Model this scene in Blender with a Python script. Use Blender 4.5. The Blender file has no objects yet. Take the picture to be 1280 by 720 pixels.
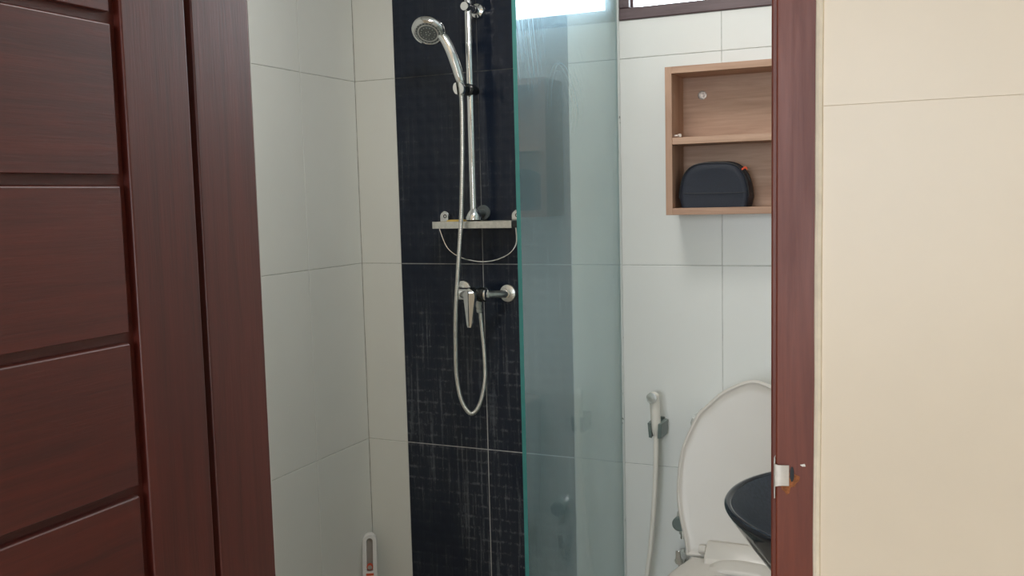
import bpy, bmesh, math, random
from mathutils import Vector, Matrix

random.seed(7)
S = bpy.context.scene
C = S.collection

# ------------------------------------------------------------------ camera
cam_d = bpy.data.cameras.new('camera')
cam = bpy.data.objects.new('camera', cam_d); C.objects.link(cam)
cam_d.sensor_width = 36.0
cam_d.lens = 1194.0 / 1280.0 * 36.0
cam_d.clip_start = 0.02
right = Vector((0.912255, 0.408876, -0.0247235))
up = Vector((-0.0164602, 0.096899, 0.995158))
back = Vector((0.409292, -0.907431, 0.0951268))
cam.matrix_world = Matrix(((right.x, up.x, back.x, 0.0), (right.y, up.y, back.y, 0.0),
                           (right.z, up.z, back.z, 1.41), (0, 0, 0, 1)))
S.camera = cam

# ------------------------------------------------------------------ sky, lights, exposure
W = bpy.data.worlds.new('sky'); S.world = W; W.use_nodes = True
bg = W.node_tree.nodes['Background']
bg.inputs[0].default_value = (0.86, 0.94, 1.0, 1)
bg.inputs[1].default_value = 12.0

def portal(name, loc, rot, sx, sy):
    l = bpy.data.lights.new(name, 'AREA'); l.shape = 'RECTANGLE'; l.size = sx; l.size_y = sy
    l.cycles.is_portal = True
    o = bpy.data.objects.new(name, l); C.objects.link(o); o.location = loc; o.rotation_euler = rot
    return o
portal('daylight_portal', (-0.38, 2.86, 2.15), (math.radians(-90), 0, 0), 0.98, 0.50)
portal('daylight_portal', (-0.5, -2.88, 1.65), (math.radians(90), 0, 0), 1.9, 1.3)  # portal for the added window behind the camera

S.view_settings.view_transform = 'Standard'
S.view_settings.look = 'None'
S.view_settings.gamma = 1.0
S.view_settings.use_curve_mapping = False
S.view_settings.exposure = 0.0
S.cycles.max_bounces = 14
S.cycles.diffuse_bounces = 8
S.cycles.glossy_bounces = 6
S.cycles.transparent_max_bounces = 16
S.cycles.caustics_reflective = False
S.cycles.caustics_refractive = False
S.cycles.use_denoising = True

# ------------------------------------------------------------------ material helpers
def new_mat(name):
    m = bpy.data.materials.new(name); m.use_nodes = True
    nt = m.node_tree
    return m, nt, nt.nodes['Principled BSDF'], nt.nodes['Material Output']

def N(nt, t, **kw):
    n = nt.nodes.new(t)
    for k, v in kw.items():
        setattr(n, k, v)
    return n

def L(nt, a, b): nt.links.new(a, b)

def math_node(nt, op, a, b=None, c=None, clamp=False):
    n = N(nt, 'ShaderNodeMath', operation=op); n.use_clamp = clamp
    for i, v in enumerate((a, b, c)):
        if v is None: continue
        if isinstance(v, (int, float)): n.inputs[i].default_value = v
        else: L(nt, v, n.inputs[i])
    return n.outputs[0]

def pos_noise(nt, scale, detail=4.0, rough=0.55, noise_scale=1.0, distortion=0.0, local=False):
    if local: src = N(nt, 'ShaderNodeTexCoord').outputs['Object']
    else: src = N(nt, 'ShaderNodeNewGeometry').outputs['Position']
    mp = N(nt, 'ShaderNodeMapping'); mp.inputs['Scale'].default_value = scale
    L(nt, src, mp.inputs['Vector'])
    n = N(nt, 'ShaderNodeTexNoise'); n.inputs['Scale'].default_value = noise_scale
    n.inputs['Detail'].default_value = detail; n.inputs['Roughness'].default_value = rough
    n.inputs['Distortion'].default_value = distortion
    L(nt, mp.outputs[0], n.inputs['Vector'])
    return n.outputs['Fac']

def ramp(nt, fac, stops):
    r = N(nt, 'ShaderNodeValToRGB')
    e = r.color_ramp.elements
    while len(e) < len(stops): e.new(0.5)
    for el, (p, c) in zip(e, stops):
        el.position = p; el.color = (c[0], c[1], c[2], 1)
    L(nt, fac, r.inputs[0])
    return r.outputs[0]

def bump(nt, h, strength=0.2, dist=0.002):
    b = N(nt, 'ShaderNodeBump'); b.inputs['Strength'].default_value = strength; b.inputs['Distance'].default_value = dist
    L(nt, h, b.inputs['Height'])
    return b.outputs[0]

def plain(name, col, rough=0.4, metal=0.0, var=0.06, scale=30.0, bumpv=0.0, coat=0.0, spec=0.5):
    m, nt, p, o = new_mat(name)
    f = pos_noise(nt, (scale, scale, scale), 5)
    c0 = [max(0, x * (1 - var)) for x in col]; c1 = [min(1, x * (1 + var)) for x in col]
    L(nt, ramp(nt, f, [(0.3, c0), (0.7, c1)]), p.inputs['Base Color'])
    p.inputs['Roughness'].default_value = rough; p.inputs['Metallic'].default_value = metal
    p.inputs['Coat Weight'].default_value = coat
    p.inputs['Specular IOR Level'].default_value = spec
    if bumpv: L(nt, bump(nt, pos_noise(nt, (scale * 8,) * 3, 3), bumpv, 0.001), p.inputs['Normal'])
    return m

def wood(name, dark, light, scale, rough=0.35, pits=0.3, coat=0.25):
    """scale: per-axis frequencies, small along the grain"""
    m, nt, p, o = new_mat(name)
    g = pos_noise(nt, scale, 7, 0.65, 1.0, 0.5)
    broad = pos_noise(nt, [s * 0.14 for s in scale], 3, 0.5, 1.0, 0.4)
    fine = pos_noise(nt, [s * 5 for s in scale], 3, 0.6)
    mixv = math_node(nt, 'ADD', math_node(nt, 'MULTIPLY', g, 0.55), math_node(nt, 'MULTIPLY', broad, 0.35))
    mixv = math_node(nt, 'ADD', mixv, math_node(nt, 'MULTIPLY', fine, 0.14))
    L(nt, ramp(nt, mixv, [(0.36, dark), (0.66, light)]), p.inputs['Base Color'])
    L(nt, ramp(nt, g, [(0.2, (rough + .1,) * 3), (0.8, (rough - .06,) * 3)]), p.inputs['Roughness'])
    p.inputs['Coat Weight'].default_value = coat
    p.inputs['Coat Roughness'].default_value = 0.5
    L(nt, bump(nt, math_node(nt, 'ADD', fine, g), pits, 0.0008), p.inputs['Normal'])
    return m

M = {}
M['wood_z_shaded'] = wood('mahogany_upright_shaded', (0.056, 0.0062, 0.0036), (0.135, 0.0185, 0.0095), (60, 60, 3), 0.42, 0.3, 0.5)  # door and left jamb: mahogany darkened for the weaker light there
M['wood_y_shaded'] = wood('mahogany_level_shaded', (0.056, 0.0062, 0.0036), (0.135, 0.0185, 0.0095), (60, 3, 60), 0.42, 0.3, 0.5)  # same shaded copy, grain running level
M['wood_lit'] = wood('mahogany_lit', (0.115, 0.020, 0.0105), (0.220, 0.046, 0.0200), (70, 70, 4), 0.45, 0.3, 0.08)  # lit copy of the same mahogany, lighter for the brighter right jamb
M['wood_window'] = wood('window_wood_glare', (0.060, 0.034, 0.038), (0.125, 0.078, 0.085), (4, 60, 60), 0.4)  # window glare put into the colour: wood lightened towards purple
M['oak'] = wood('oak_level', (0.325, 0.185, 0.120), (0.53, 0.340, 0.235), (3, 50, 50), 0.5, 0.1, 0.0)
M['oak_v'] = wood('oak_upright', (0.325, 0.185, 0.120), (0.53, 0.340, 0.235), (50, 50, 3), 0.5, 0.1, 0.0)
M['screw_cap'] = plain('worn_screw_cap', (0.42, 0.36, 0.32), 0.4, 0.5, var=0.6, scale=170)
M['raw_wood'] = plain('raw_wood', (0.34, 0.11, 0.035), 0.8, var=0.5, scale=260, bumpv=0.6)
M['white_tile'] = plain('white_tile', (0.775, 0.792, 0.772), 0.27, var=0.012, scale=6)
M['cream_tile'] = plain('cream_tile', (0.84, 0.70, 0.545), 0.38, var=0.03, scale=5)
M['grout'] = plain('grout', (0.52, 0.53, 0.51), 0.9, var=0.25, scale=40)
M['cream_grout'] = plain('cream_grout', (0.81, 0.68, 0.53), 0.9, var=0.1, scale=40)
M['paint'] = plain('white_paint', (0.74, 0.75, 0.74), 0.7, var=0.01, scale=5)
M['cream_paint'] = plain('cream_paint', (0.78, 0.72, 0.62), 0.7, var=0.01, scale=5)
M['cream_edge'] = plain('cream_edge', (0.86, 0.74, 0.58), 0.5, var=0.08, scale=50)
M['floor_tile'] = plain('floor_tile', (0.52, 0.48, 0.42), 0.4, var=0.06, scale=9)
M['chrome'] = plain('chrome', (0.80, 0.81, 0.81), 0.10, 1.0, var=0.03, scale=60)
M['dull_chrome'] = plain('dull_chrome', (0.74, 0.74, 0.715), 0.30, 1.0, var=0.12, scale=90)
M['steel'] = plain('bare_steel', (0.62, 0.60, 0.57), 0.40, 1.0, var=0.05, scale=120)
M['zinc'] = plain('pale_zinc', (0.72, 0.66, 0.60), 0.45, 0.6, var=0.06, scale=150)
M['black_plastic'] = plain('black_plastic', (0.012, 0.015, 0.017), 0.25)
M['grey_plastic'] = plain('grey_plastic', (0.13, 0.15, 0.155), 0.35, var=0.1, scale=200)
M['pale_rubber'] = plain('pale_rubber', (0.40, 0.43, 0.43), 0.5)
M['ceramic'] = plain('white_ceramic', (0.66, 0.65, 0.62), 0.16, var=0.01, scale=6, coat=0.3)
M['seat_plastic'] = plain('white_seat_plastic', (0.62, 0.59, 0.545), 0.30, var=0.01, scale=8)
M['ivory'] = plain('ivory_plastic', (0.84, 0.81, 0.74), 0.35, var=0.02, scale=30)
M['white_plastic'] = plain('white_plastic', (0.76, 0.76, 0.78), 0.35, var=0.02, scale=30)
M['orange'] = plain('orange_plastic', (0.60, 0.085, 0.035), 0.4)
M['grey_button'] = plain('grey_button', (0.36, 0.34, 0.32), 0.5)
M['slot_grey'] = plain('slot_grey', (0.30, 0.28, 0.265), 0.6)
M['bag'] = plain('navy_fabric', (0.009, 0.013, 0.025), 0.62, var=0.25, scale=300, bumpv=0.35)
M['bag_trim'] = plain('black_trim', (0.006, 0.007, 0.010), 0.5, var=0.2, scale=200)
M['soap'] = plain('yellow_soap', (0.70, 0.50, 0.14), 0.5)
M['silicone'] = None
M['basin'] = plain('black_glass', (0.005, 0.008, 0.015), 0.07, var=0.3, scale=160, spec=0.35)
M['basin_inside'] = plain('dusty_black_glass', (0.034, 0.044, 0.060), 0.45, var=0.35, scale=160)
M['counter'] = plain('counter_stone', (0.30, 0.28, 0.26), 0.3, var=0.3, scale=60)
M['metal_green'] = plain('green_grey_plastic', (0.16, 0.20, 0.19), 0.35, var=0.08, scale=120)

def silicone():
    m, nt, p, o = new_mat('silicone_with_mould')
    f = pos_noise(nt, (90, 90, 45), 3, 0.6)
    L(nt, ramp(nt, f, [(0.30, (0.10, 0.11, 0.10)), (0.36, (0.62, 0.66, 0.65))]), p.inputs['Base Color'])
    p.inputs['Roughness'].default_value = 0.4
    return m
M['silicone'] = silicone()

def black_tile():
    m, nt, p, o = new_mat('black_limescale_tile')
    geo = N(nt, 'ShaderNodeNewGeometry').outputs['Position']
    sep = N(nt, 'ShaderNodeSeparateXYZ'); L(nt, geo, sep.inputs[0])
    X, Z = sep.outputs['X'], sep.outputs['Z']
    # chalky lines that settle on the ridges of the padded squares
    def ridge(v, off, width):
        f = math_node(nt, 'FRACT', math_node(nt, 'MULTIPLY', math_node(nt, 'ADD', v, off), 1 / 0.0371))
        d = math_node(nt, 'ABSOLUTE', math_node(nt, 'SUBTRACT', f, 0.5))
        return math_node(nt, 'MULTIPLY', math_node(nt, 'SUBTRACT', d, 0.5 - width), 1 / width, clamp=True)
    hz = math_node(nt, 'MULTIPLY', ridge(Z, 0.0, 0.16), pos_noise(nt, (30, 30, 9), 5, 0.7))
    vt = math_node(nt, 'MULTIPLY', ridge(X, 1.6225, 0.12), pos_noise(nt, (26, 26, 7), 5, 0.7))
    st = pos_noise(nt, (85, 85, 3.2), 6, 0.7)
    st = math_node(nt, 'MULTIPLY', math_node(nt, 'SUBTRACT', st, 0.52), 4.0, clamp=True)
    patch = pos_noise(nt, (5, 5, 2.5), 4, 0.6)
    patch = math_node(nt, 'MULTIPLY', math_node(nt, 'SUBTRACT', patch, 0.34), 3.0, clamp=True)
    grit = pos_noise(nt, (420, 420, 300), 3, 0.7)
    grit = math_node(nt, 'MULTIPLY', math_node(nt, 'SUBTRACT', grit, 0.45), 3.0, clamp=True)
    speck = math_node(nt, 'MULTIPLY', math_node(nt, 'SUBTRACT', pos_noise(nt, (75, 75, 60), 5, 0.75), 0.46), 5.0, clamp=True)
    chalk = math_node(nt, 'MULTIPLY', math_node(nt, 'ADD', math_node(nt, 'MULTIPLY', hz, 0.75), math_node(nt, 'MULTIPLY', vt, 0.35)), speck)
    chalk = math_node(nt, 'ADD', chalk, math_node(nt, 'MULTIPLY', st, 0.60))
    chalk = math_node(nt, 'ADD', math_node(nt, 'MULTIPLY', chalk, math_node(nt, 'ADD', math_node(nt, 'MULTIPLY', grit, 0.8), 0.35)), 0.03)
    chalk = math_node(nt, 'MULTIPLY', chalk, patch)
    # the splash zone below the tap carries more scale than the wall above the shelf
    zone = math_node(nt, 'MULTIPLY_ADD', Z, -1.5, 2.75, clamp=True)
    zone = math_node(nt, 'MULTIPLY_ADD', zone, 0.85, 0.15)
    chalk = math_node(nt, 'MULTIPLY', math_node(nt, 'MULTIPLY', chalk, 2.0), zone, clamp=True)
    mx = N(nt, 'ShaderNodeMix', data_type='RGBA')
    mx.inputs['A'].default_value = (0.0088, 0.0145, 0.0300, 1); mx.inputs['B'].default_value = (0.27, 0.29, 0.32, 1)
    L(nt, chalk, mx.inputs['Factor']); L(nt, mx.outputs['Result'], p.inputs['Base Color'])
    L(nt, math_node(nt, 'MULTIPLY_ADD', chalk, 1.2, 0.13, clamp=True), p.inputs['Roughness'])
    p.inputs['Specular IOR Level'].default_value = 0.32
    L(nt, bump(nt, grit, 0.10, 0.0006), p.inputs['Normal'])
    return m
M['black_tile'] = black_tile()

def black_grout():
    m, nt, p, o = new_mat('chalky_grout')
    f = pos_noise(nt, (30, 30, 12), 4, 0.7)
    z = N(nt, 'ShaderNodeSeparateXYZ'); L(nt, N(nt, 'ShaderNodeNewGeometry').outputs['Position'], z.inputs[0])
    zone = math_node(nt, 'MULTIPLY_ADD', z.outputs['Z'], -1.1, 1.75, clamp=True)
    v = math_node(nt, 'MULTIPLY', f, math_node(nt, 'MULTIPLY_ADD', zone, 1.0, 0.25))
    L(nt, ramp(nt, v, [(0.1, (0.03, 0.035, 0.04)), (0.62, (0.62, 0.63, 0.64))]), p.inputs['Base Color'])
    p.inputs['Roughness'].default_value = 0.9
    return m
M['black_grout'] = black_grout()

def clear_glass(name, tint, film, swirl):
    """real pane: tinted transmission, Fresnel reflection, and a dull film of dried soap"""
    m, nt, p, o = new_mat(name)
    nt.nodes.remove(p)
    tr = N(nt, 'ShaderNodeBsdfTransparent'); tr.inputs[0].default_value = (*tint, 1)
    gl = N(nt, 'ShaderNodeBsdfGlossy'); gl.inputs['Roughness'].default_value = 0.015
    fr = N(nt, 'ShaderNodeFresnel')           # both faces of the slab reflect as seen from air
    bf = N(nt, 'ShaderNodeNewGeometry').outputs['Backfacing']
    L(nt, math_node(nt, 'MULTIPLY_ADD', bf, 1 / 1.5 - 1.5, 1.5), fr.inputs['IOR'])
    mix = N(nt, 'ShaderNodeMixShader'); L(nt, fr.outputs[0], mix.inputs[0]); L(nt, tr.outputs[0], mix.inputs[1]); L(nt, gl.outputs[0], mix.inputs[2])
    out = mix.outputs[0]
    if film:
        df = N(nt, 'ShaderNodeBsdfDiffuse'); df.inputs[0].default_value = (0.48, 0.72, 0.78, 1)
        tl = N(nt, 'ShaderNodeBsdfTranslucent'); tl.inputs[0].default_value = (0.46, 0.72, 0.79, 1)
        dm = N(nt, 'ShaderNodeMixShader'); dm.inputs[0].default_value = 0.5
        L(nt, df.outputs[0], dm.inputs[1]); L(nt, tl.outputs[0], dm.inputs[2])
        hz = N(nt, 'ShaderNodeBsdfGlossy'); hz.inputs['Roughness'].default_value = 0.42; hz.inputs[0].default_value = (0.60, 0.82, 0.95, 1)
        dm2 = N(nt, 'ShaderNodeMixShader'); dm2.inputs[0].default_value = 0.55
        L(nt, dm.outputs[0], dm2.inputs[1]); L(nt, hz.outputs[0], dm2.inputs[2]); dm = dm2
        fac = math_node(nt, 'MULTIPLY_ADD', pos_noise(nt, (1, 260, 70), 3, 0.7), film * 0.5, film * 0.55)
        cloud = pos_noise(nt, (1, 3.5, 2.2), 3)
        fac = math_node(nt, 'MULTIPLY', fac, math_node(nt, 'MULTIPLY_ADD', cloud, 0.8, 0.6))
        if swirl:
            geo = N(nt, 'ShaderNodeNewGeometry').outputs['Position']
            sep = N(nt, 'ShaderNodeSeparateXYZ'); L(nt, geo, sep.inputs[0])
            Y, Z = sep.outputs['Y'], sep.outputs['Z']
            dy = math_node(nt, 'SUBTRACT', Y, 2.275); dz = math_node(nt, 'MULTIPLY', math_node(nt, 'SUBTRACT', Z, 1.62), 0.85)
            r = math_node(nt, 'SQRT', math_node(nt, 'ADD', math_node(nt, 'MULTIPLY', dy, dy), math_node(nt, 'MULTIPLY', dz, dz)))
            wob = pos_noise(nt, (1, 5, 5), 2)
            rr = math_node(nt, 'MULTIPLY_ADD', wob, 0.06, r)
            nz = N(nt, 'ShaderNodeTexNoise'); nz.noise_dimensions = '1D'
            nz.inputs['Scale'].default_value = 62.0; nz.inputs['Detail'].default_value = 5; nz.inputs['Roughness'].default_value = 0.75
            L(nt, rr, nz.inputs['W'])
            arcs = math_node(nt, 'MULTIPLY', math_node(nt, 'SUBTRACT', nz.outputs['Fac'], 0.44), 2.2, clamp=True)
            upz = math_node(nt, 'MULTIPLY', math_node(nt, 'SUBTRACT', Z, 1.50), 7.0, clamp=True)
            inr = math_node(nt, 'MULTIPLY', math_node(nt, 'SUBTRACT', 0.23, r), 9.0, clamp=True)
            arcs = math_node(nt, 'MULTIPLY', math_node(nt, 'MULTIPLY', arcs, upz), inr)
            # slanting finger strokes by the free edge
            u = math_node(nt, 'MULTIPLY_ADD', Z, 0.22, Y)
            nz2 = N(nt, 'ShaderNodeTexNoise'); nz2.noise_dimensions = '2D'
            cx = N(nt, 'ShaderNodeCombineXYZ'); L(nt, math_node(nt, 'MULTIPLY', u, 150.0), cx.inputs[0]); L(nt, math_node(nt, 'MULTIPLY', Z, 7.0), cx.inputs[1])
            L(nt, cx.outputs[0], nz2.inputs['Vector']); nz2.inputs['Scale'].default_value = 1.0; nz2.inputs['Detail'].default_value = 3
            stk = math_node(nt, 'MULTIPLY', math_node(nt, 'SUBTRACT', nz2.outputs['Fac'], 0.50), 5.0, clamp=True)
            edge = math_node(nt, 'MULTIPLY', math_node(nt, 'SUBTRACT', 2.20, Y), 9.0, clamp=True)
            up2 = math_node(nt, 'MULTIPLY', math_node(nt, 'SUBTRACT', Z, 1.62), 9.0, clamp=True)
            stk = math_node(nt, 'MULTIPLY', math_node(nt, 'MULTIPLY', stk, edge), up2)
            sw = math_node(nt, 'ADD', math_node(nt, 'MULTIPLY', arcs, swirl * 1.1), math_node(nt, 'MULTIPLY', stk, swirl * 1.15))
            fac = math_node(nt, 'ADD', fac, sw, clamp=True)
        mx = N(nt, 'ShaderNodeMixShader'); L(nt, fac, mx.inputs[0]); L(nt, out, mx.inputs[1]); L(nt, dm.outputs[0], mx.inputs[2])
        out = mx.outputs[0]
    L(nt, out, o.inputs[0])
    return m
M['screen_glass'] = clear_glass('shower_glass', (0.92, 0.97, 0.96), 0.27, 0.21)
M['window_glass'] = clear_glass('window_glass', (0.97, 0.98, 0.98), 0, 0)
M['glass_edge'] = plain('green_glass_edge', (0.035, 0.205, 0.20), 0.12, var=0.1, scale=20, coat=0.5)

# ------------------------------------------------------------------ mesh helpers
class MB:
    def __init__(s): s.v = []; s.f = []; s.mi = []
    def add(s, verts, faces, mi=0):
        b = len(s.v); s.v += [tuple(v) for v in verts]
        s.f += [tuple(b + i for i in f) for f in faces]; s.mi += [mi] * len(faces)
        return s
    def box(s, x0, x1, y0, y1, z0, z1, mi=0):
        return s.add([(x0, y0, z0), (x1, y0, z0), (x1, y1, z0), (x0, y1, z0), (x0, y0, z1), (x1, y0, z1), (x1, y1, z1), (x0, y1, z1)],
                     [(3, 2, 1, 0), (4, 5, 6, 7), (0, 1, 5, 4), (1, 2, 6, 5), (2, 3, 7, 6), (3, 0, 4, 7)], mi)
    def loft(s, rings, cap0=True, cap1=True, closed=True, mi=0):
        n = len(rings[0]); vs = [p for r in rings for p in r]; fs = []
        for i in range(len(rings) - 1):
            for j in range(n if closed else n - 1):
                k = (j + 1) % n
                fs.append((i * n + j, i * n + k, (i + 1) * n + k, (i + 1) * n + j))
        if cap0: fs.append(tuple(range(n - 1, -1, -1)))
        if cap1: fs.append(tuple((len(rings) - 1) * n + j for j in range(n)))
        return s.add(vs, fs, mi)
    def tube(s, pts, rad, seg=12, cap=True, mi=0, flat=1.0):
        pts = [Vector(p) for p in pts]
        if isinstance(rad, (int, float)): rad = [rad] * len(pts)
        rings = []; prev = None
        for i, p in enumerate(pts):
            t = (pts[min(i + 1, len(pts) - 1)] - pts[max(i - 1, 0)]).normalized()
            if prev is None:
                a = Vector((1, 0, 0)) if abs(t.x) < 0.9 else Vector((0, 1, 0))
                u = (a - t * a.dot(t)).normalized()
            else:
                u = (prev - t * prev.dot(t)).normalized()
            prev = u; w = t.cross(u)
            rings.append([p + (u * math.cos(2 * math.pi * k / seg) + w * math.sin(2 * math.pi * k / seg) * flat) * rad[i] for k in range(seg)])
        return s.loft(rings, cap, cap, True, mi)
    def lathe(s, origin, axis, prof, seg=32, cap0=True, cap1=True, mi=0):
        """prof: (radius, distance along axis)"""
        o = Vector(origin); t = Vector(axis).normalized()
        a = Vector((1, 0, 0)) if abs(t.x) < 0.9 else Vector((0, 1, 0))
        u = (a - t * a.dot(t)).normalized(); w = t.cross(u)
        rings = [[o + t * h + (u * math.cos(2 * math.pi * k / seg) + w * math.sin(2 * math.pi * k / seg)) * max(r, 1e-5) for k in range(seg)] for r, h in prof]
        return s.loft(rings, cap0, cap1, True, mi)
    def mesh(s, name, mats, smooth=35):
        me = bpy.data.meshes.new(name); me.from_pydata(s.v, [], s.f); me.update()
        bm = bmesh.new(); bm.from_mesh(me); bmesh.ops.recalc_face_normals(bm, faces=bm.faces); bm.to_mesh(me); bm.free()
        for m in (mats if isinstance(mats, (list, tuple)) else [mats]): me.materials.append(m)
        me.polygons.foreach_set('material_index', s.mi)
        if smooth:
            me.polygons.foreach_set('use_smooth', [True] * len(me.polygons)); me.set_sharp_from_angle(angle=math.radians(smooth))
        return me
    def build(s, name, mats, parent=None, bevel=0.0, seg=2, smooth=35, subsurf=0):
        o = bpy.data.objects.new(name, s.mesh(name, mats, smooth)); C.objects.link(o)
        if parent is not None: o.parent = parent
        if bevel:
            b = o.modifiers.new('bevel', 'BEVEL'); b.width = bevel; b.segments = seg; b.limit_method = 'ANGLE'; b.angle_limit = math.radians(40)
        if subsurf:
            b = o.modifiers.new('subdivision', 'SUBSURF'); b.levels = subsurf; b.render_levels = subsurf
        return o

def boxo(name, mat, dims, parent=None, bevel=0.0, seg=2):
    return MB().box(*dims).build(name, mat, parent, bevel, seg, smooth=35 if bevel else 0)

def empty(name, loc=(0, 0, 0)):
    o = bpy.data.objects.new(name, None); o.empty_display_size = 0.05; C.objects.link(o); o['_base'] = list(loc)
    return o

def thing(name, label, cat, group=None):
    o = bpy.data.objects.new(name, None); o.empty_display_size = 0.05; C.objects.link(o)
    o['label'] = label; o['category'] = cat
    if group: o['group'] = group
    return o

def tag(o, label, cat, group=None):
    o['label'] = label; o['category'] = cat
    if group: o['group'] = group
    return o

def struct(o): o['kind'] = 'structure'; return o

def rebase(root, loc):
    """put a thing's empty at its base while its parts stay where they are"""
    loc = Vector(loc)
    root.location = loc
    for ch in root.children:
        ch.location = Vector(ch.location) - loc

def smooth_path(pts, n=14):
    """Catmull-Rom through the points"""
    P = [Vector(p) for p in pts]; P = [P[0] * 2 - P[1]] + P + [P[-1] * 2 - P[-2]]
    out = []
    for i in range(1, len(P) - 2):
        for k in range(n):
            t = k / n
            a, b, c, d = P[i - 1], P[i], P[i + 1], P[i + 2]
            out.append(0.5 * ((2 * b) + (c - a) * t + (2 * a - 5 * b + 4 * c - d) * t * t + (3 * b - a - 3 * c + d) * t ** 3))
    out.append(P[-2]); return out

def resample(pts, step):
    out = [pts[0]]; acc = 0.0
    for a, b in zip(pts, pts[1:]):
        seg = (b - a).length; d = step - acc
        while d <= seg:
            out.append(a.lerp(b, d / seg)); d += step
        acc = seg - (d - step)
    return out

# ------------------------------------------------------------------ the room shell
XL, XR, YB, YF0, YF1, ZC = -1.775, 0.20, 2.7146, 1.03, 1.148, 2.50
TT = 0.002                       # height of a tile face over its joint

tile_cache = {}
def tile_mesh(w, h, mat, ch=0.0012):
    key = (round(w, 4), round(h, 4), mat.name)
    if key in tile_cache: return tile_cache[key]
    b = MB()
    def ring(i, y): return [(i, y, i), (w - i, y, i), (w - i, y, h - i), (i, y, h - i)]
    b.loft([ring(0, TT), ring(0, ch * 0.6), ring(ch, 0)], False, True)
    tile_cache[key] = b.mesh('tile', mat, 0)
    return tile_cache[key]

def tile_obj(parent, me, loc, rz, name='tile'):
    o = bpy.data.objects.new(name, me); C.objects.link(o); o.parent = parent; o.location = loc; o.rotation_euler = (0, 0, rz)
    return o

J = 0.0018                       # joint width
ROWS = [(0.0, 0.6), (0.6, 1.2), (1.2, 1.8), (1.8, 2.4), (2.4, 2.5)]

# back wall, with the hole of the high window
WX0, WX1, WZ0, WZ1 = -0.862, 0.10, 1.909, 2.38
b = MB(); y0, y1 = YB + TT, YB + 0.15
b.box(XL - .12, XR + .12, y0, y1, -0.02, WZ0).box(XL - .12, WX0, y0, y1, WZ0, WZ1).box(WX1, XR + .12, y0, y1, WZ0, WZ1).box(XL - .12, XR + .12, y0, y1, WZ1, ZC)
wall_back = struct(b.build('wall_back', M['grout'], smooth=0))

cols_white = [(XL, -1.622), (-1.024, -0.868), (-0.868, -0.567), (-0.567, -0.266), (-0.266, 0.035), (0.035, XR)]
def back_tile(x0, x1, z0, z1):
    if x1 - x0 < 0.01 or z1 - z0 < 0.01: return
    w, h = x1 - x0 - J, z1 - z0 - J
    tile_obj(wall_back, tile_mesh(w, h, M['white_tile']), (x0 + J / 2, YB, z0 + J / 2), 0)
for x0, x1 in cols_white:
    for z0, z1 in ROWS:
        if x1 > WX0 and z1 > WZ0:
            if z0 < WZ0: back_tile(max(x0, XL), x1, z0, WZ0)
            if z1 > WZ1: back_tile(x0, x1, max(z0, WZ1), z1)
            if x0 < WX0: back_tile(x0, WX0, max(z0, WZ0), min(z1, WZ1))
            if x1 > WX1: back_tile(max(x0, WX1), x1, max(z0, WZ0), min(z1, WZ1))
        else:
            back_tile(x0, x1, z0, z1)

# the column of black quilted tiles behind the shower
boxo('grout', M['black_grout'], (-1.6225, -1.0235, YB + 0.0010, YB + TT + 0.0005, 0, ZC), wall_back)
def quilted(w, h, cols, rows, sub=5):
    b = MB(); nx, nz = cols * sub, rows * sub
    vs = []; fs = []
    for j in range(nz + 1):
        for i in range(nx + 1):
            u, v = i / nx, j / nz
            pu = abs(math.sin(math.pi * u * cols)); pv = abs(math.sin(math.pi * v * rows))
            e = min(u * w, (1 - u) * w, v * h, (1 - v) * h)
            hgt = 0.0013 * (pu * pv) ** 0.45 + 0.00025 * math.sin(u * 37 + v * 61) * min(1, e / 0.01)
            vs.append((u * w, -hgt, v * h))
    for j in range(nz):
        for i in range(nx):
            a = j * (nx + 1) + i; fs.append((a, a + 1, a + nx + 2, a + nx + 1))
    b.add(vs, fs)
    t = TT * 0.8
    b.add([(0, 0, 0), (w, 0, 0), (w, 0, h), (0, 0, h), (0, t, 0), (w, t, 0), (w, t, h), (0, t, h)], [(0, 1, 5, 4), (1, 2, 6, 5), (2, 3, 7, 6), (3, 0, 4, 7)])
    me = b.mesh('black_tile', M['black_tile'], 50)
    return me
JB = 0.003
qm = quilted(0.299 - JB, 0.6 - JB, 8, 16)
qtop = quilted(0.299 - JB, 0.1 - JB, 8, 3)
for x0 in (-1.6225, -1.3235):
    for z0, z1 in ROWS:
        tile_obj(wall_back, qm if z0 < 2.3 else qtop, (x0 + JB / 2, YB + 0.0003, z0 + JB / 2), 0, 'black_tile')

# left wall
b = MB().box(XL - .12, XL - TT, YF0, YB + TT, -0.02, ZC)
wall_left = struct(b.build('wall_left', M['grout'], smooth=0))
ys = [YB, 2.418, 2.117, 1.816, 1.515, 1.214, YF1]
for a, c in zip(ys, ys[1:]):
    for z0, z1 in ROWS:
        w, h = a - c - J, z1 - z0 - J
        if w > 0.01: tile_obj(wall_left, tile_mesh(w, h, M['white_tile']), (XL, c + J / 2, z0 + J / 2), math.pi / 2)
# right wall
b = MB().box(XR + TT, XR + .12, YF1, YB + TT, -0.02, ZC)
wall_right = struct(b.build('wall_right', M['grout'], smooth=0))
for a, c in zip(ys, ys[1:]):
    for z0, z1 in ROWS:
        w, h = a - c - J, z1 - z0 - J
        if w > 0.01: tile_obj(wall_right, tile_mesh(w, h, M['white_tile']), (XR, a - J / 2, z0 + J / 2), -math.pi / 2)

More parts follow.
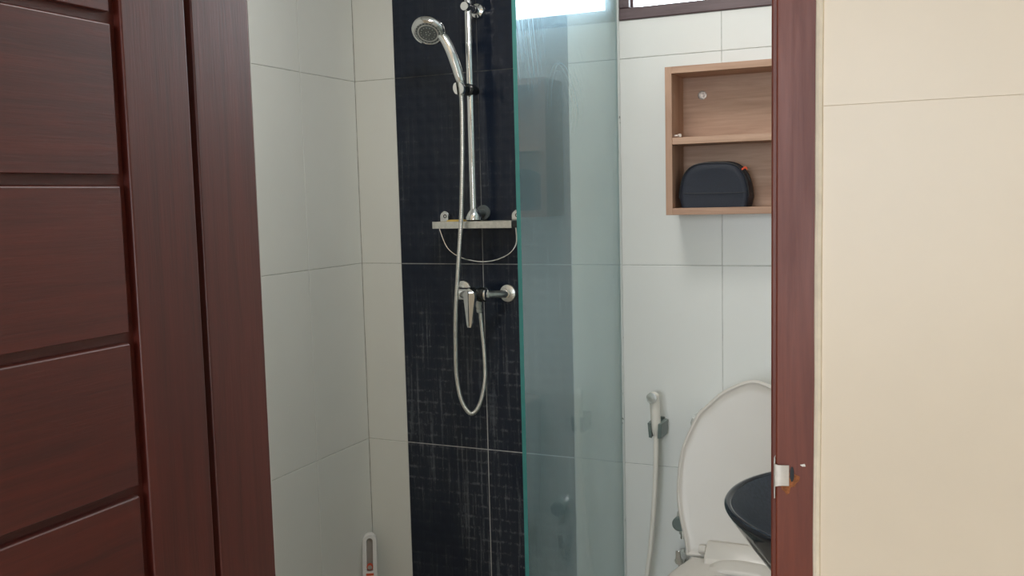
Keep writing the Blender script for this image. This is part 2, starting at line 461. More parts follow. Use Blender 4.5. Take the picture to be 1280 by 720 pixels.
# front wall with the doorway, cream tiled on the camera's side
DX0, DX1, DZ = -0.985, -0.1145, 2.11
b = MB(); y0, y1 = YF0 + TT, YF1
b.box(XL - .12, DX0, y0, y1, -0.02, ZC).box(DX1, XR + .12, y0, y1, -0.02, ZC).box(DX0, DX1, y0, y1, DZ, ZC)
b.box(XR + .12, 2.2, y0, y1, -0.02, ZC).box(-2.6, XL - .12, y0, y1, -0.02, ZC)
wall_front = struct(b.build('wall_front', [M['cream_grout']], smooth=0))
crow = [(0.0, 0.294), (0.294, 0.894), (0.894, 1.494), (1.494, 2.094), (2.094, 2.5)]
xs = [-0.1135, 0.187, 0.487, 0.787, 1.087, 1.387, 1.687, 1.987]
for x0, x1 in zip(xs, xs[1:]):
    for z0, z1 in crow:
        w, h = x1 - x0 - 0.0002, z1 - z0 - 0.0002
        tile_obj(wall_front, tile_mesh(w, h, M['cream_tile'], 0.0003), (x0 + .0001, YF0, z0 + .0001), 0)
# rounded bead where the tiles meet the door frame
pts = [(-0.1158 + 0.0006 * math.sin(i * 1.7) * random.random(), YF0 + 0.0005, 0.01 + i * 0.06) for i in range(36)]
MB().tube(pts, [0.0040 + 0.0003 * random.random() for _ in pts], 8).build('bead', M['cream_edge'], wall_front)

# floor, ceiling, the rest of the room the camera stands in
struct(MB().box(-2.6, 2.2, -2.9, YB + .15, -0.08, -0.02).build('floor', M['floor_tile'], smooth=0))
bathroom_floor = bpy.data.objects['floor']
for i in range(5):
    for j in range(4):
        x0 = XL + i * 0.4; y0 = YF1 + j * 0.4
        x1 = min(x0 + 0.4, XR); y1 = min(y0 + 0.4, YB)
        if x1 - x0 > 0.02 and y1 - y0 > 0.02:
            MB().box(x0 + .001, x1 - .001, y0 + .001, y1 - .001, -0.02, 0.0).build('tile', M['floor_tile'], bathroom_floor, smooth=0)
MB().box(-2.6, 2.2, -2.9, YF1, -0.02, 0.0).build('floor_slab', M['floor_tile'], bathroom_floor, smooth=0)
struct(MB().box(-2.6, 2.2, -2.9, YB + .15, ZC, ZC + .1).build('ceiling', M['paint'], smooth=0))
struct(MB().box(-2.7, -2.6, -2.9, YF1, -0.02, ZC).build('wall_bedroom_left', M['cream_paint'], smooth=0))
struct(MB().box(2.2, 2.3, -2.9, YF1, -0.02, ZC).build('wall_bedroom_right', M['cream_paint'], smooth=0))
BX0, BX1, BZ0, BZ1 = -1.45, 0.45, 1.0, 2.3
b = MB(); y0, y1 = -3.0, -2.9
b.box(-2.7, 2.3, y0, y1, -0.02, BZ0).box(-2.7, BX0, y0, y1, BZ0, BZ1).box(BX1, 2.3, y0, y1, BZ0, BZ1).box(-2.7, 2.3, y0, y1, BZ1, ZC)
struct(b.build('wall_bedroom_back', M['cream_paint'], smooth=0))
w2 = struct(empty('added_window_2'))  # unseen window, added to bring daylight to the camera's side
for d in ((BX0, BX0 + .06, -2.98, -2.9, BZ0, BZ1), (BX1 - .06, BX1, -2.98, -2.9, BZ0, BZ1), (-.53, -.47, -2.98, -2.9, BZ0 + .06, BZ1 - .06)):
    boxo('stile', M['wood_window'], d, w2)
for d in ((BX0 + .06, BX1 - .06, -2.98, -2.9, BZ0, BZ0 + .06), (BX0 + .06, BX1 - .06, -2.98, -2.9, BZ1 - .06, BZ1)):
    boxo('rail', M['wood_window'], d, w2)

# bathroom window: dark wooden frame, sash and panes
w1 = struct(empty('window_1'))
fy0, fy1 = YB - 0.006, YB + 0.10
FW = 0.030
boxo('sill_rail', M['wood_window'], (WX0, WX1, fy0, fy1, WZ0, WZ0 + 0.034), w1, 0.003)
boxo('head_rail', M['wood_window'], (WX0, WX1, fy0, fy1, WZ1 - FW, WZ1), w1, 0.003)
boxo('jamb', M['wood_window'], (WX0, WX0 + FW, fy0, fy1, WZ0 + 0.034, WZ1 - FW), w1, 0.003)
boxo('jamb', M['wood_window'], (WX1 - FW, WX1, fy0, fy1, WZ0 + 0.034, WZ1 - FW), w1, 0.003)
boxo('mullion', M['wood_window'], (-0.40, -0.37, fy0, fy1, WZ0 + 0.034, WZ1 - FW), w1, 0.003)
for a, c in ((WX0 + FW, -0.40), (-0.37, WX1 - FW)):
    z0, z1 = WZ0 + 0.034, WZ1 - FW
    s0, s1 = YB + 0.02, YB + 0.045
    boxo('glazing_bead', M['wood_window'], (a, a + .006, s0, s1, z0, z1), w1, 0.0015)
    boxo('glazing_bead', M['wood_window'], (c - .006, c, s0, s1, z0, z1), w1, 0.0015)
    boxo('glazing_bead', M['wood_window'], (a + .006, c - .006, s0, s1, z0, z0 + .004), w1, 0.0015)
    boxo('pane', M['window_glass'], (a + .0005, c - .0005, YB + 0.046, YB + 0.051, z0 + .0005, z1 - .0005), w1)

# door frame
trim = struct(empty('trim_1'))
jz = 2.06
boxo('jamb', M['wood_z_shaded'], (-0.985, -0.93, 1.03, 1.148, 0, jz + .05), trim, 0.0022)
b = MB().add([(-0.159, 1.03, 0), (-0.1145, 1.03, 0), (-0.1145, 1.148, 0), (-0.1705, 1.148, 0), (-0.1705, 1.072, 0), (-0.159, 1.072, 0)] +
             [(-0.159, 1.03, jz), (-0.1145, 1.03, jz), (-0.1145, 1.148, jz), (-0.1705, 1.148, jz), (-0.1705, 1.072, jz), (-0.159, 1.072, jz)],
             [(5, 4, 3, 2, 1, 0), (6, 7, 8, 9, 10, 11)] + [(i, (i + 1) % 6, 6 + (i + 1) % 6, 6 + i) for i in range(6)])
b.build('jamb', M['wood_lit'], trim, 0.0022)
boxo('head_jamb', M['wood_lit'], (-0.93, -0.1145, 1.03, 1.148, jz, jz + .05), trim, 0.002)
boxo('caulk', M['paint'], (-0.936, -0.9305, 1.1482, 1.1500, 0, jz), trim, 0.001)
# strike plate with its turned lip, and the splintered wood beside it
sp = boxo('strike_plate', M['steel'], (-0.1606, -0.1588, 1.0285, 1.066, 1.079, 1.124), trim, 0.0006)
lip = MB()
rows = []
prof = [(-0.1606, 1.0288), (-0.1590, 1.0262), (-0.1560, 1.0256), (-0.1520, 1.0262), (-0.1480, 1.0272), (-0.1445, 1.0282)]
for x, y in prof:
    wz = 0.0115 if x > -0.1585 else 0.0125
    rows.append([(x, y, 1.1055 - wz + (0.0008 if x > -.155 else 0)), (x, y, 1.1055 + wz), (x, y + 0.0011, 1.1055 + wz), (x, y + 0.0011, 1.1055 - wz)])
lip.loft(rows).build('strike_lip', M['zinc'], sp)
ch = MB()
rim = []
for k in range(22):
    a = 2 * math.pi * k / 22; rr = 1 + 0.28 * math.sin(3 * a + 1) + 0.16 * math.sin(7 * a)
    rim.append((-0.1455 + 0.0090 * rr * math.cos(a), 1.0294, 1.1005 + 0.0125 * rr * math.sin(a)))
inner = [(-0.1455 + (p[0] + 0.1455) * 0.55, 1.0290, 1.1005 + (p[2] - 1.1005) * 0.6) for p in rim]
ch.loft([rim, inner], False, True).build('splintered_wood', M['raw_wood'], trim)
dark_oval = MB(); rimp = [(-0.1415 + 0.0022 * math.cos(a), 1.0287, 1.1075 + 0.0085 * math.sin(a)) for a in [2 * math.pi * k / 12 for k in range(12)]]
dark_oval.add(rimp, [tuple(range(12))]).build('painted_hollow', M['bag_trim'], trim)  # flat near-black oval, painting the dark of a hollow
MB().add([(-0.1335, 1.0293, 1.1185), (-0.1285, 1.0293, 1.1200), (-0.1275, 1.0293, 1.1172), (-0.1310, 1.0293, 1.1168)], [(0, 1, 2, 3)]).build('paint_chip', M['zinc'], trim)

# ------------------------------------------------------------------ the open door, edge on to the wall
door = struct(empty('door_1'))
DF, DBK = -0.93, -0.97
y_h, y_f = 1.018, 0.235
boxo('core_panel', M['wood_y_shaded'], (DBK + .004, DF - .0125, y_f + .10, y_h - .10, 0.14, 1.95), door)
boxo('stile', M['wood_z_shaded'], (DBK, DF, 0.906, y_h, 0.012, 2.05), door, 0.0025)
boxo('stile', M['wood_z_shaded'], (DBK, DF, y_f, y_f + .122, 0.012, 2.05), door, 0.0025)
boxo('rail', M['wood_y_shaded'], (DBK, DF, y_f + .122, 0.906, 1.9, 2.05), door, 0.0025)
boxo('rail', M['wood_y_shaded'], (DBK, DF, y_f + .122, 0.906, 0.012, 0.20), door, 0.0025)
tops = [1.239 + 0.1975 * k for k in range(-5, 4)]
for t in tops:
    z1 = t; z0 = max(t - 0.1845, 0.213)
    if z1 > 1.88: z1 = 1.886
    if z1 - z0 < 0.03: continue
    ya, yb_ = y_f + .122 + .014, 0.8895
    c = 0.0055                                             # plank with a chamfered top edge
    b = MB().add([(DF - .015, ya, z0), (DF - .0015, ya, z0), (DF - .0015, ya, z1 - c * .45), (DF - c, ya, z1), (DF - .015, ya, z1),
                  (DF - .015, yb_, z0), (DF - .0015, yb_, z0), (DF - .0015, yb_, z1 - c * .45), (DF - c, yb_, z1), (DF - .015, yb_, z1)],
                 [(0, 1, 2, 3, 4), (9, 8, 7, 6, 5)] + [(i, (i + 1) % 5, 5 + (i + 1) % 5, 5 + i) for i in range(5)])
    b.build('plank', M['wood_y_shaded'], door, 0.0010, 2)
for z in (0.32, 1.80):
    MB().tube([(DBK + .006, 1.024, z), (DBK + .006, 1.024, z + .1)], 0.0055, 12).build('hinge', M['steel'], door)

# ------------------------------------------------------------------ glass shower screen
sc = thing('shower_screen', 'frameless greenish glass shower panel with soap smears, fixed to the back wall', 'glass panel')
GX0, GX1, GY0, GZ1 = -0.878, -0.868, 1.982, 2.06
b = MB().box(GX0, GX1, GY0, YB - .001, 0.004, GZ1)
b.mi = [1, 1, 1, 0, 0, 0]
pane = b.build('pane', [M['screen_glass'], M['glass_edge']], sc, smooth=0)
pts = [(GX1 + .0018, YB - .003, 0.01 + i * .04) for i in range(52)]
MB().tube(pts, [0.0043 + .0006 * math.sin(i * 2.1) for i in range(52)], 8).build('silicone_bead', M['silicone'], sc)
boxo('floor_channel', M['dull_chrome'], (GX0 - .003, GX1 + .003, GY0, YB - .002, 0.0, 0.016), sc)
rebase(sc, (GX1, 2.35, 0))

# ------------------------------------------------------------------ shower rail with its slider
XRL, YRL = -1.316, 2.645
rail = thing('shower_rail', 'upright chrome slide rail fixed on the black tiles, carrying the hand shower', 'shower rail')
MB().lathe((XRL, YRL, 1.350), (0, 0, 1), [(0.0112, 0), (0.0112, 0.71), (0.0095, 0.714)], 24).build('bar', M['chrome'], rail)
br = MB()
br.lathe((XRL, YB, 1.982), (0, -1, 0), [(0.024, 0), (0.024, .006), (0.021, .011), (0.013, .014), (0.012, .05)], 28)
br.build('wall_bracket', M['chrome'], rail)
MB().lathe((XRL, YRL + .028, 1.982), (0, -1, 0), [(0.013, 0), (0.0142, .004), (0.0142, .050), (0.0125, .0535)], 28).build('bracket_knob', M['chrome'], rail)
cup = MB().lathe((XRL, YRL, 1.338), (0, 0, 1), [(0.020, 0), (0.0255, .004), (0.0255, .012), (0.021, .024), (0.0135, .034), (0.0105, .038)], 28)
cup.build('foot_cup', M['chrome'], rail)
MB().lathe((XRL, YB, 1.362), (0, -1, 0), [(0.024, 0), (0.024, .004), (0.0225, .006), (0.0125, .0065), (0.0115, .055)], 28).build('wall_bracket', M['grey_plastic'], rail)
sl = MB()
sl.lathe((XRL, YRL + .038, 1.736), (0, -1, 0), [(0.0125, 0), (0.014, .002), (0.014, .022), (0.0185, .024), (0.0185, .056), (0.016, .058), (0.0105, .060), (0.0105, .068)], 24)
slider = sl.build('slider', M['black_plastic'], rail)
# round chrome face of the slider, split by the hose seat
fc = MB()
for s in (-1, 1):
    ring = []
    for k in range(15):
        a = -math.pi / 2 + math.pi * k / 14
        ring.append((s * (0.0055 + (math.cos(a) * 0.0190) * 0.68), math.sin(a) * 0.0190))
    tilt = 0.10
    def P(u, v, y): return (-1.3235 + u - tilt * v, 2.583 + y, 1.736 + v)
    fc.loft([[P(u, v, 0.010) for u, v in ring], [P(u, v, -.002) for u, v in ring], [P(u * .93, v * .93, -.004) for u, v in ring]])
fc.build('cradle', M['chrome'], slider)
rebase(rail, (XRL, YB, 1.35))

# hand shower
hs = thing('hand_shower', 'chrome hand shower with round grey spray face, resting in the rail cradle', 'shower head')
hc = Vector((-1.403, 2.552, 1.905))
view = (Vector((0, 0, 1.41)) - hc).normalized()
imr = right - view * right.dot(view); imr.normalize(); imu = view.cross(imr); imu = -imu if imu.z < 0 else imu
nrm = (view * 0.74 + (imr * -0.30 + imu * -0.95).normalized() * 0.67).normalized()
R = 0.051
hb = MB().lathe(hc - nrm * 0.024, nrm, [(0.016, 0), (0.034, .002), (0.045, .006), (R - .001, .013), (R, .018), (R, .026), (R - .003, .031), (R - .010, .034), (R - .0105, .032)], 44)
hb.build('head', M['chrome'], hs)
hf = MB().lathe(hc + nrm * 0.0065, nrm, [(R - .0105, 0), (R - .0112, .0012), (0.033, .0022), (0.031, .0006), (0.0285, .0006), (0.0275, .0022), (0.014, .003), (0.0125, .0016), (0.0001, .0022)], 44)
face = hf.build('spray_face', M['grey_plastic'], hs)
t1 = nrm.orthogonal().normalized(); t2 = nrm.cross(t1)
noz = MB()
for r0, n in ((0.021, 14), (0.0365, 22), (0.007, 5)):
    for k in range(n):
        a = 2 * math.pi * k / n
        noz.lathe(hc + nrm * .0075 + (t1 * math.cos(a) + t2 * math.sin(a)) * r0, nrm, [(0.0019, 0), (0.0016, .0026), (0.0006, .003)], 8)
noz.build('nozzles', M['pale_rubber'], face)
hp = smooth_path([(-1.3815, 2.572, 1.905), (-1.362, 2.574, 1.884), (-1.345, 2.578, 1.848), (-1.332, 2.584, 1.805), (-1.324, 2.589, 1.771), (-1.3205, 2.591, 1.757)], 8)
nh = len(hp)
MB().tube(hp, [0.0135 + 0.0022 * math.sin(math.pi * i / (nh - 1)) - 0.0015 * (i / (nh - 1)) for i in range(nh)], 20).build('handle', M['chrome'], hs)
MB().lathe((-1.3205, 2.591, 1.759), (0.02, 0, -1), [(0.0085, 0), (0.0092, .003), (0.0092, .016), (0.0078, .018), (0.0078, .034), (0.0065, .036)], 18).build('hose_collar', M['dull_chrome'], hs)
rebase(hs, (-1.3205, 2.591, 1.724))

# ribbed hose, from the collar down in a loop to the mixer
path = smooth_path([(-1.3200, 2.591, 1.724), (-1.3190, 2.592, 1.667), (-1.3240, 2.594, 1.524), (-1.3345, 2.596, 1.355), (-1.3480, 2.590, 1.184), (-1.3590, 2.590, 1.07),
                    (-1.3720, 2.606, 0.958), (-1.3790, 2.62, 0.855), (-1.3660, 2.622, 0.779), (-1.3390, 2.63, 0.736), (-1.3120, 2.64, 0.764), (-1.2960, 2.65, 0.841),
                    (-1.2980, 2.655, 0.929), (-1.3035, 2.655, 1.000), (-1.3075, 2.655, 1.054)], 16)
path = resample(path, 0.00135)
hose = MB().tube(path, [0.0073 if (i % 4) in (0, 1) else 0.0061 for i in range(len(path))], 10).build('shower_hose', M['dull_chrome'], smooth=60)
tag(hose, 'long ribbed metal hose hanging in a loop below the mixer tap', 'hose')

# mixer tap
mx = thing('mixer_tap', 'chrome single-lever shower mixer on two round wall flanges', 'tap')
for x, z in ((-1.394, 1.119), (-1.238, 1.109)):
    MB().lathe((x, YB, z), (0, -1, 0), [(0.0275, 0), (0.0275, .003), (0.0265, .006), (0.0195, .009), (0.0145, .010)], 32).build('wall_flange', M['dull_chrome'], mx)
for s, x, z in ((-1, -1.394, 1.119), (1, -1.238, 1.109)):
    xe = -1.316 + s * 0.045
    MB().tube(smooth_path([(x, YB - .008, z), (x - s * .003, YB - .03, z), (xe + s * .010, 2.645, 1.112), (xe + s * .001, 2.628, 1.113)], 8), 0.0115, 18).build('union_pipe', M['dull_chrome'], mx)
    MB().lathe((x, YB - .012, z), (0, -1, 0), [(0.0150, 0), (0.0150, .010), (0.0115, .011)], 6).build('union_nut', M['chrome'], mx)
body = MB().lathe((-1.366, 2.622, 1.113), (1, 0, 0), [(0.014, 0), (0.0185, .002), (0.0205, .008), (0.0215, .05), (0.0205, .092), (0.0185, .098), (0.014, .100)], 32)
body.build('body', M['chrome'], mx)
MB().lathe((-1.312, 2.622, 1.113), (0, -1, 0), [(0.0225, 0), (0.0225, .018), (0.0205, .021)], 28).build('cartridge_collar', M['black_plastic'], mx)
MB().lathe((-1.293, 2.622, 1.113), (1, 0, 0), [(0.0222, 0), (0.0226, .002), (0.0226, .009), (0.0218, .010), (0.0226, .011), (0.0222, .021)], 28).build('dark_reflection_collar', M['black_plastic'], mx)  # black ring paints the dark reflection on this end of the chrome
lv = MB(); rings = []
nL = 16
for i in range(nL + 1):
    t = i / nL
    z = 1.1345 - 0.1195 * t
    if t < 0.22: w = 0.0228 * math.sqrt(max(0.02, 1 - ((0.22 - t) / 0.22) ** 2))
    else: w = 0.0228 - (0.0228 - 0.0085) * ((t - 0.22) / 0.78) ** 0.95
    if i == nL: w *= 0.8
    y = 2.598 - 0.010 * t
    dep = 0.013 * (1 - t) + 0.0045
    cx = -1.3105 - 0.0025 * t
    rings.append([(cx - w, y, z), (cx - w * .85, y - dep * .7, z), (cx - .0016, y - dep, z), (cx - .0005, y - dep + .0016, z), (cx + .0005, y - dep + .0016, z), (cx + .0016, y - dep, z), (cx + w * .85, y - dep * .7, z), (cx + w, y, z),
                  (cx + w * .6, y + .004, z), (cx - w * .6, y + .004, z)])
lever = lv.loft(rings).build('lever', M['chrome'], mx, smooth=40)
grv = MB().box(-1.3112, -1.3098, 2.5838, 2.586, 1.045, 1.1325)
MB().tube([(-1.3105, 2.5818, 1.128), (-1.3108, 2.5795, 1.10), (-1.3118, 2.5825, 1.055), (-1.3128, 2.5855, 1.019)], 0.0011, 6).build('lever_groove', M['black_plastic'], lever)
MB().lathe((-1.3075, 2.645, 1.096), (0, 0.15, -1), [(0.009, 0), (0.009, .012), (0.0105, .013), (0.0105, .026), (0.0085, .028), (0.0105, .030), (0.0105, .040), (0.008, .043)], 10).build('hose_outlet', M['dull_chrome'], mx, smooth=20)
rebase(mx, (-1.316, YB, 1.11))

# ------------------------------------------------------------------ shelf with towel loop
sh = thing('shower_shelf', 'narrow chrome shelf tray with a thin wire towel loop under it', 'shelf')
sx0, sx1, sy0, sy1, sz0, sz1 = -1.448, -1.178, 2.618, 2.706, 1.3165, 1.338
MB().box(sx0, sx1, sy0, sy0 + .003, sz0, sz1).build('front_band', M['dull_chrome'], sh, 0.0008)
boxo('side_band', M['chrome'], (sx0, sx0 + .003, sy0 + .003, sy1, sz0, sz1), sh, 0.0008)
boxo('side_band', M['chrome'], (sx1 - .003, sx1, sy0 + .003, sy1, sz0, sz1), sh, 0.0008)
boxo('back_band', M['chrome'], (sx0 + .003, sx1 - .003, sy1 - .003, sy1, sz0, sz1), sh, 0.0008)
boxo('tray', M['black_plastic'], (sx0 + .003, sx1 - .003, sy0 + .003, sy1 - .003, sz0 + .008, sz0 + .012), sh)
for x in (-1.450, -1.199):
    b = MB(); ring = []
    for k in range(17):
        a = math.pi * k / 16; ring.append((math.cos(a) * .0165, .015 + math.sin(a) * .0165))
    ring += [(-.0165, -.012), (.0165, -.012)]
    b.loft([[(x + u, YB - .0005, 1.338 + v) for u, v in ring], [(x + u, YB - .010, 1.338 + v) for u, v in ring], [(x + u * .85, YB - .013, 1.338 + v * .9) for u, v in ring]])
    cl = b.build('wall_clip', M['chrome'], sh)
    MB().lathe((x + .003, YB - .0125, 1.353), (0, -1, 0), [(0.006, 0), (0.006, .0012), (0.004, .0012), (0.003, .0004)], 14).build('screw', M['black_plastic'], cl)
k = 2.621 / 2.585
wp = smooth_path([(-1.4235, 2.621, 1.322), (-1.4215, 2.621, 1.3085), (-1.4055, 2.621, 1.269), (-1.3880, 2.621, 1.247), (-1.3560, 2.621, 1.2285), (-1.3180, 2.621, 1.2185), (-1.2785, 2.621, 1.2145), (-1.2380, 2.621, 1.2190), (-1.2010, 2.621, 1.2320), (-1.1790, 2.621, 1.247), (-1.1655, 2.621, 1.2680), (-1.1630, 2.621, 1.290), (-1.1650, 2.623, 1.3170)], 8)
wp = [Vector((p.x, 2.621, p.z)) for p in wp]
MB().tube(wp, 0.0019, 8).build('towel_loop', M['chrome'], sh)
boxo('dark_side_block', M['black_plastic'], (sx1, sx1 + .020, sy0 + .002, sy0 + .030, sz0 + .001, sz1 - .001), sh, 0.002)  # black block added to make the shelf's right side look dark
rebase(sh, (-1.313, YB, 1.33))

so = MB(); ring = []
for kk in range(28):
    a = 2 * math.pi * kk / 28
    ring.append((math.copysign(abs(math.cos(a)) ** .5, math.cos(a)), math.copysign(abs(math.sin(a)) ** .5, math.sin(a))))
z0 = sz0 + 0.012
so.loft([[(-1.382 + u * .029 * q, 2.655 + v * .024 * q, z0 + h) for u, v in ring] for q, h in ((.88, 0), (1, .004), (1, .009), (.95, .0125), (.8, .0145))])
tag(so.build('soap_bar', M['soap'], smooth=60), 'thin yellow soap bar lying at the left of the chrome shelf', 'soap')

# ------------------------------------------------------------------ oak cabinet
cab = thing('wall_cabinet', 'open light-oak wall cabinet of two compartments, hung over the toilet', 'cabinet')
cx0, cx1, cy0, cz0, cz1, th = -0.692, -0.292, 2.576, 1.349, 1.749, 0.0185
boxo('back_panel', M['oak'], (cx0 + th, cx1 - th, YB - .012, YB - .001, cz0 + th, cz1 - th), cab)
boxo('side_panel', M['oak_v'], (cx0, cx0 + th, cy0, YB - .001, cz0, cz1), cab, 0.0007)
boxo('side_panel', M['oak_v'], (cx1 - th, cx1, cy0, YB - .001, cz0, cz1), cab, 0.0007)
boxo('top_panel', M['oak'], (cx0 + th, cx1 - th, cy0, YB - .001, cz1 - th, cz1), cab, 0.0007)
boxo('bottom_panel', M['oak'], (cx0 + th, cx1 - th, cy0, YB - .001, cz0, cz0 + th), cab, 0.0007)
boxo('shelf_board', M['oak'], (cx0 + th, cx1 - th, cy0 + .002, YB - .012, 1.5405, 1.5590), cab, 0.0007)
MB().lathe((-0.619, YB - .012, 1.680), (0, -1, 0), [(0.0125, 0), (0.0125, .0012), (0.0108, .0016), (0.0104, .0008), (0.0001, .0010)], 28).build('screw_cap', M['screw_cap'], cab)
pin = MB().lathe((cx0 + th, 2.603, 1.565), (1, 0, 0), [(0.0035, 0), (0.0035, .012), (0.005, .0125), (0.0055, .016), (0.004, .018)], 14)
pin.lathe((cx0 + th + .0135, 2.603, 1.565), (.6, -1, 0), [(0.0055, -.002), (0.0055, .006), (0.004, .008)], 14)
pin.build('shelf_pin', M['zinc'], cab)
rebase(cab, (-0.492, YB, cz0))

# toiletry bag on the lower shelf
bagt = thing('toiletry_bag', 'dark navy zipped toiletry bag on the lower shelf of the oak cabinet', 'bag')
bz = cz0 + th
def bag_outline(inset, n=40):
    x0, x1 = -0.662 + inset, -0.4700 - inset; xm = (x0 + x1) / 2; hw = (x1 - x0) / 2
    pts = []
    H = 0.117 - inset * 1.1
    for i in range(n + 1):                       # up the right side, over the top, down the left
        a = math.pi * i / n
        c, s = math.cos(a), math.sin(a)
        ex, ez = 0.56, 0.66
        u = math.copysign(abs(c) ** ex, c) * hw
        v = (abs(s) ** ez) * H
        v = max(v, 0)
        k2 = 1 - 0.035 * (v / H)
        pts.append((xm + u * k2, v + (0.004 if inset < .004 else 0.0045)))
    pts[0] = (x1 - 0.006, 0.0); pts[-1] = (x0 + 0.006, 0.0)
    return pts
yb0, yb1 = 2.592, 2.688
rings = []
for y, ins in ((yb0 + .004, .030), (yb0 + .0015, .018), (yb0 + .001, .010), (yb0 + .005, .0035), (yb0 + .012, .001), ((yb0 + yb1) / 2 - .012, 0), ((yb0 + yb1) / 2 + .012, 0), (yb1 - .012, .001), (yb1 - .004, .004), (yb1, .012)):
    rings.append([(x, y, bz + max(0.0, z) + 0.0004) for x, z in bag_outline(ins)])
MB().loft(rings).build('body', M['bag'], bagt, smooth=60)
for yy in (yb0 + .0075,):
    pp = [Vector((x, yy, bz + z + .0005)) for x, z in bag_outline(0.0012)][1:-1]
    MB().tube(pp, 0.0022, 8).build('piping', M['bag_trim'], bagt)
ztop = [Vector((x, (yb0 + yb1) / 2, bz + z + .0003)) for x, z in bag_outline(0.0)][5:-5]
MB().tube(ztop, 0.0035, 8).build('zip', M['bag_trim'], bagt)
MB().tube([(-0.650, yb0 + .0005, bz + .040), (-0.56, yb0 - .0002, bz + .0385), (-0.476, yb0 + .0005, bz + .039)], 0.0009, 6).build('seam', M['bag_trim'], bagt)
tb = MB().loft([[(-0.4905, 2.602 + y, 1.4675 + z) for y, z in ((-.003, -.003), (.003, -.003), (.003, .003), (-.003, .003))],
                [(-0.481, 2.598 + y, 1.4725 + z) for y, z in ((-.003, -.0025), (.003, -.0025), (.003, .0025), (-.003, .0025))],
                [(-0.4745, 2.594 + y, 1.4700 + z) for y, z in ((-.0025, -.004), (.0025, -.004), (.0025, .002), (-.0025, .002))]])
tb.build('zip_pull', M['orange'], bagt)
rebase(bagt, (-0.563, 2.64, bz))

# ------------------------------------------------------------------ bidet sprayer, its holder and hose
hd = thing('sprayer_holder', 'grey plastic wall clip gripping the white bidet sprayer', 'holder')
boxo('wall_plate', M['metal_green'], (-0.768, -0.737, YB - .006, YB - .0005, 0.706, 0.752), hd, 0.002)
a0 = (-0.7485, 2.653)
for s in (-1, 1):
    b = MB(); rg = []
    for z, e in ((0.703, 0.0), (0.747, 0.003)):
        rg.append([(a0[0] + s * .0105, YB - .005, z), (a0[0] + s * (.0205 + e), YB - .010, z), (a0[0] + s * (.0185 + e), 2.642 - e, z), (a0[0] + s * (.0085 + e), 2.637 - e, z), (a0[0] + s * (.0085 + e), 2.642, z), (a0[0] + s * (.0115 + e * .6), 2.653, z)])
    b.loft(rg).build('jaw', M['metal_green'], hd, 0.001)
boxo('web', M['metal_green'], (a0[0] - .0105, a0[0] + .0105, 2.676, YB - .006, 0.706, 0.743), hd, 0.001)
rebase(hd, (-0.75, YB, 0.71))
bs = thing('bidet_sprayer', 'white bidet hand spray with round chrome spray face, upright in its clip', 'sprayer')
sp_ = smooth_path([(-0.7495, 2.655, 0.708), (-0.7490, 2.654, 0.728), (-0.7480, 2.652, 0.745), (-0.7500, 2.648, 0.800), (-0.7515, 2.645, 0.829)], 6)
n_ = len(sp_)
MB().tube(sp_, [0.0080 + 0.0062 * min(1, i / (n_ * .25)) for i in range(n_)], 20).build('handle', M['ivory'], bs)
MB().lathe((-0.7520, 2.652, 0.8225), (-0.06, -1, 0.02), [(0.006, -.012), (0.0125, -.006), (0.0150, .004), (0.0150, .020), (0.0142, .022)], 24).build('head', M['ivory'], bs)
fz = MB().lathe((-0.7533, 2.630, 0.8230), (-0.06, -1, 0.02), [(0.0155, 0), (0.0158, .003), (0.0150, .0045), (0.0128, .0048), (0.0125, .0038), (0.0001, .0048)], 24).build('spray_face', M['dull_chrome'], bs)
rebase(bs, (-0.749, 2.655, 0.708))
hz = smooth_path([(-0.7495, 2.655, 0.709), (-0.7500, 2.655, 0.655), (-0.7525, 2.655, 0.58), (-0.7590, 2.655, 0.48), (-0.7680, 2.654, 0.38), (-0.7805, 2.652, 0.28), (-0.788, 2.655, 0.21), (-0.775, 2.662, 0.15), (-0.74, 2.672, 0.135), (-0.71, 2.68, 0.16), (-0.695, 2.685, 0.205)], 8)
tag(MB().tube(hz, 0.0074, 12).build('bidet_hose', M['ivory'], smooth=60), 'plain white plastic hose hanging down from the bidet sprayer', 'hose')

# two angle valves beside the toilet
def valve(name, label, x, z, lever_up, fr=.027):
    v = thing(name, label, 'valve')
    MB().lathe((x, YB, z), (0, -1, 0), [(fr, 0), (fr, .003), (fr * .82, .009), (0.011, .012), (0.0105, .045), (0.013, .046), (0.013, .060), (0.009, .063)], 28).build('body', M['dull_chrome'], v)
    MB().lathe((x, YB - .035, z - .004), (0, 0, -1), [(0.009, 0), (0.009, .022), (0.0115, .023), (0.0115, .037), (0.008, .039), (0.008, .052)], 18).build('outlet', M['chrome'], v)
    if lever_up:
        b = MB().loft([[(x - .0075, YB - .066, z - .008), (x + .0075, YB - .066, z - .008), (x + .0075, YB - .058, z - .008), (x - .0075, YB - .058, z - .008)],
                       [(x - .008, YB - .068, z + .012), (x + .008, YB - .068, z + .012), (x + .008, YB - .060, z + .012), (x - .008, YB - .060, z + .012)],
                       [(x - .0065, YB - .074, z + .036), (x + .0065, YB - .074, z + .036), (x + .0065, YB - .069, z + .036), (x - .0065, YB - .069, z + .036)]])
        b.build('lever', M['chrome'], v, 0.0015)
    else:
        MB().lathe((x, YB - .063, z), (0, -1, 0), [(0.012, 0), (0.0215, .002), (0.0215, .013), (0.018, .016)], 20).build('knob', M['metal_green'], v)
    rebase(v, (x, YB, z))
valve('angle_valve', 'round water valve with grey knob half hidden by the raised toilet lid', -0.678, 0.455, False)
valve('angle_valve', 'small chrome lever valve at the left of the toilet seat hinge', -0.684, 0.338, True, .017)
valves = [o for o in bpy.data.objects if o.name.startswith('angle_valve')]

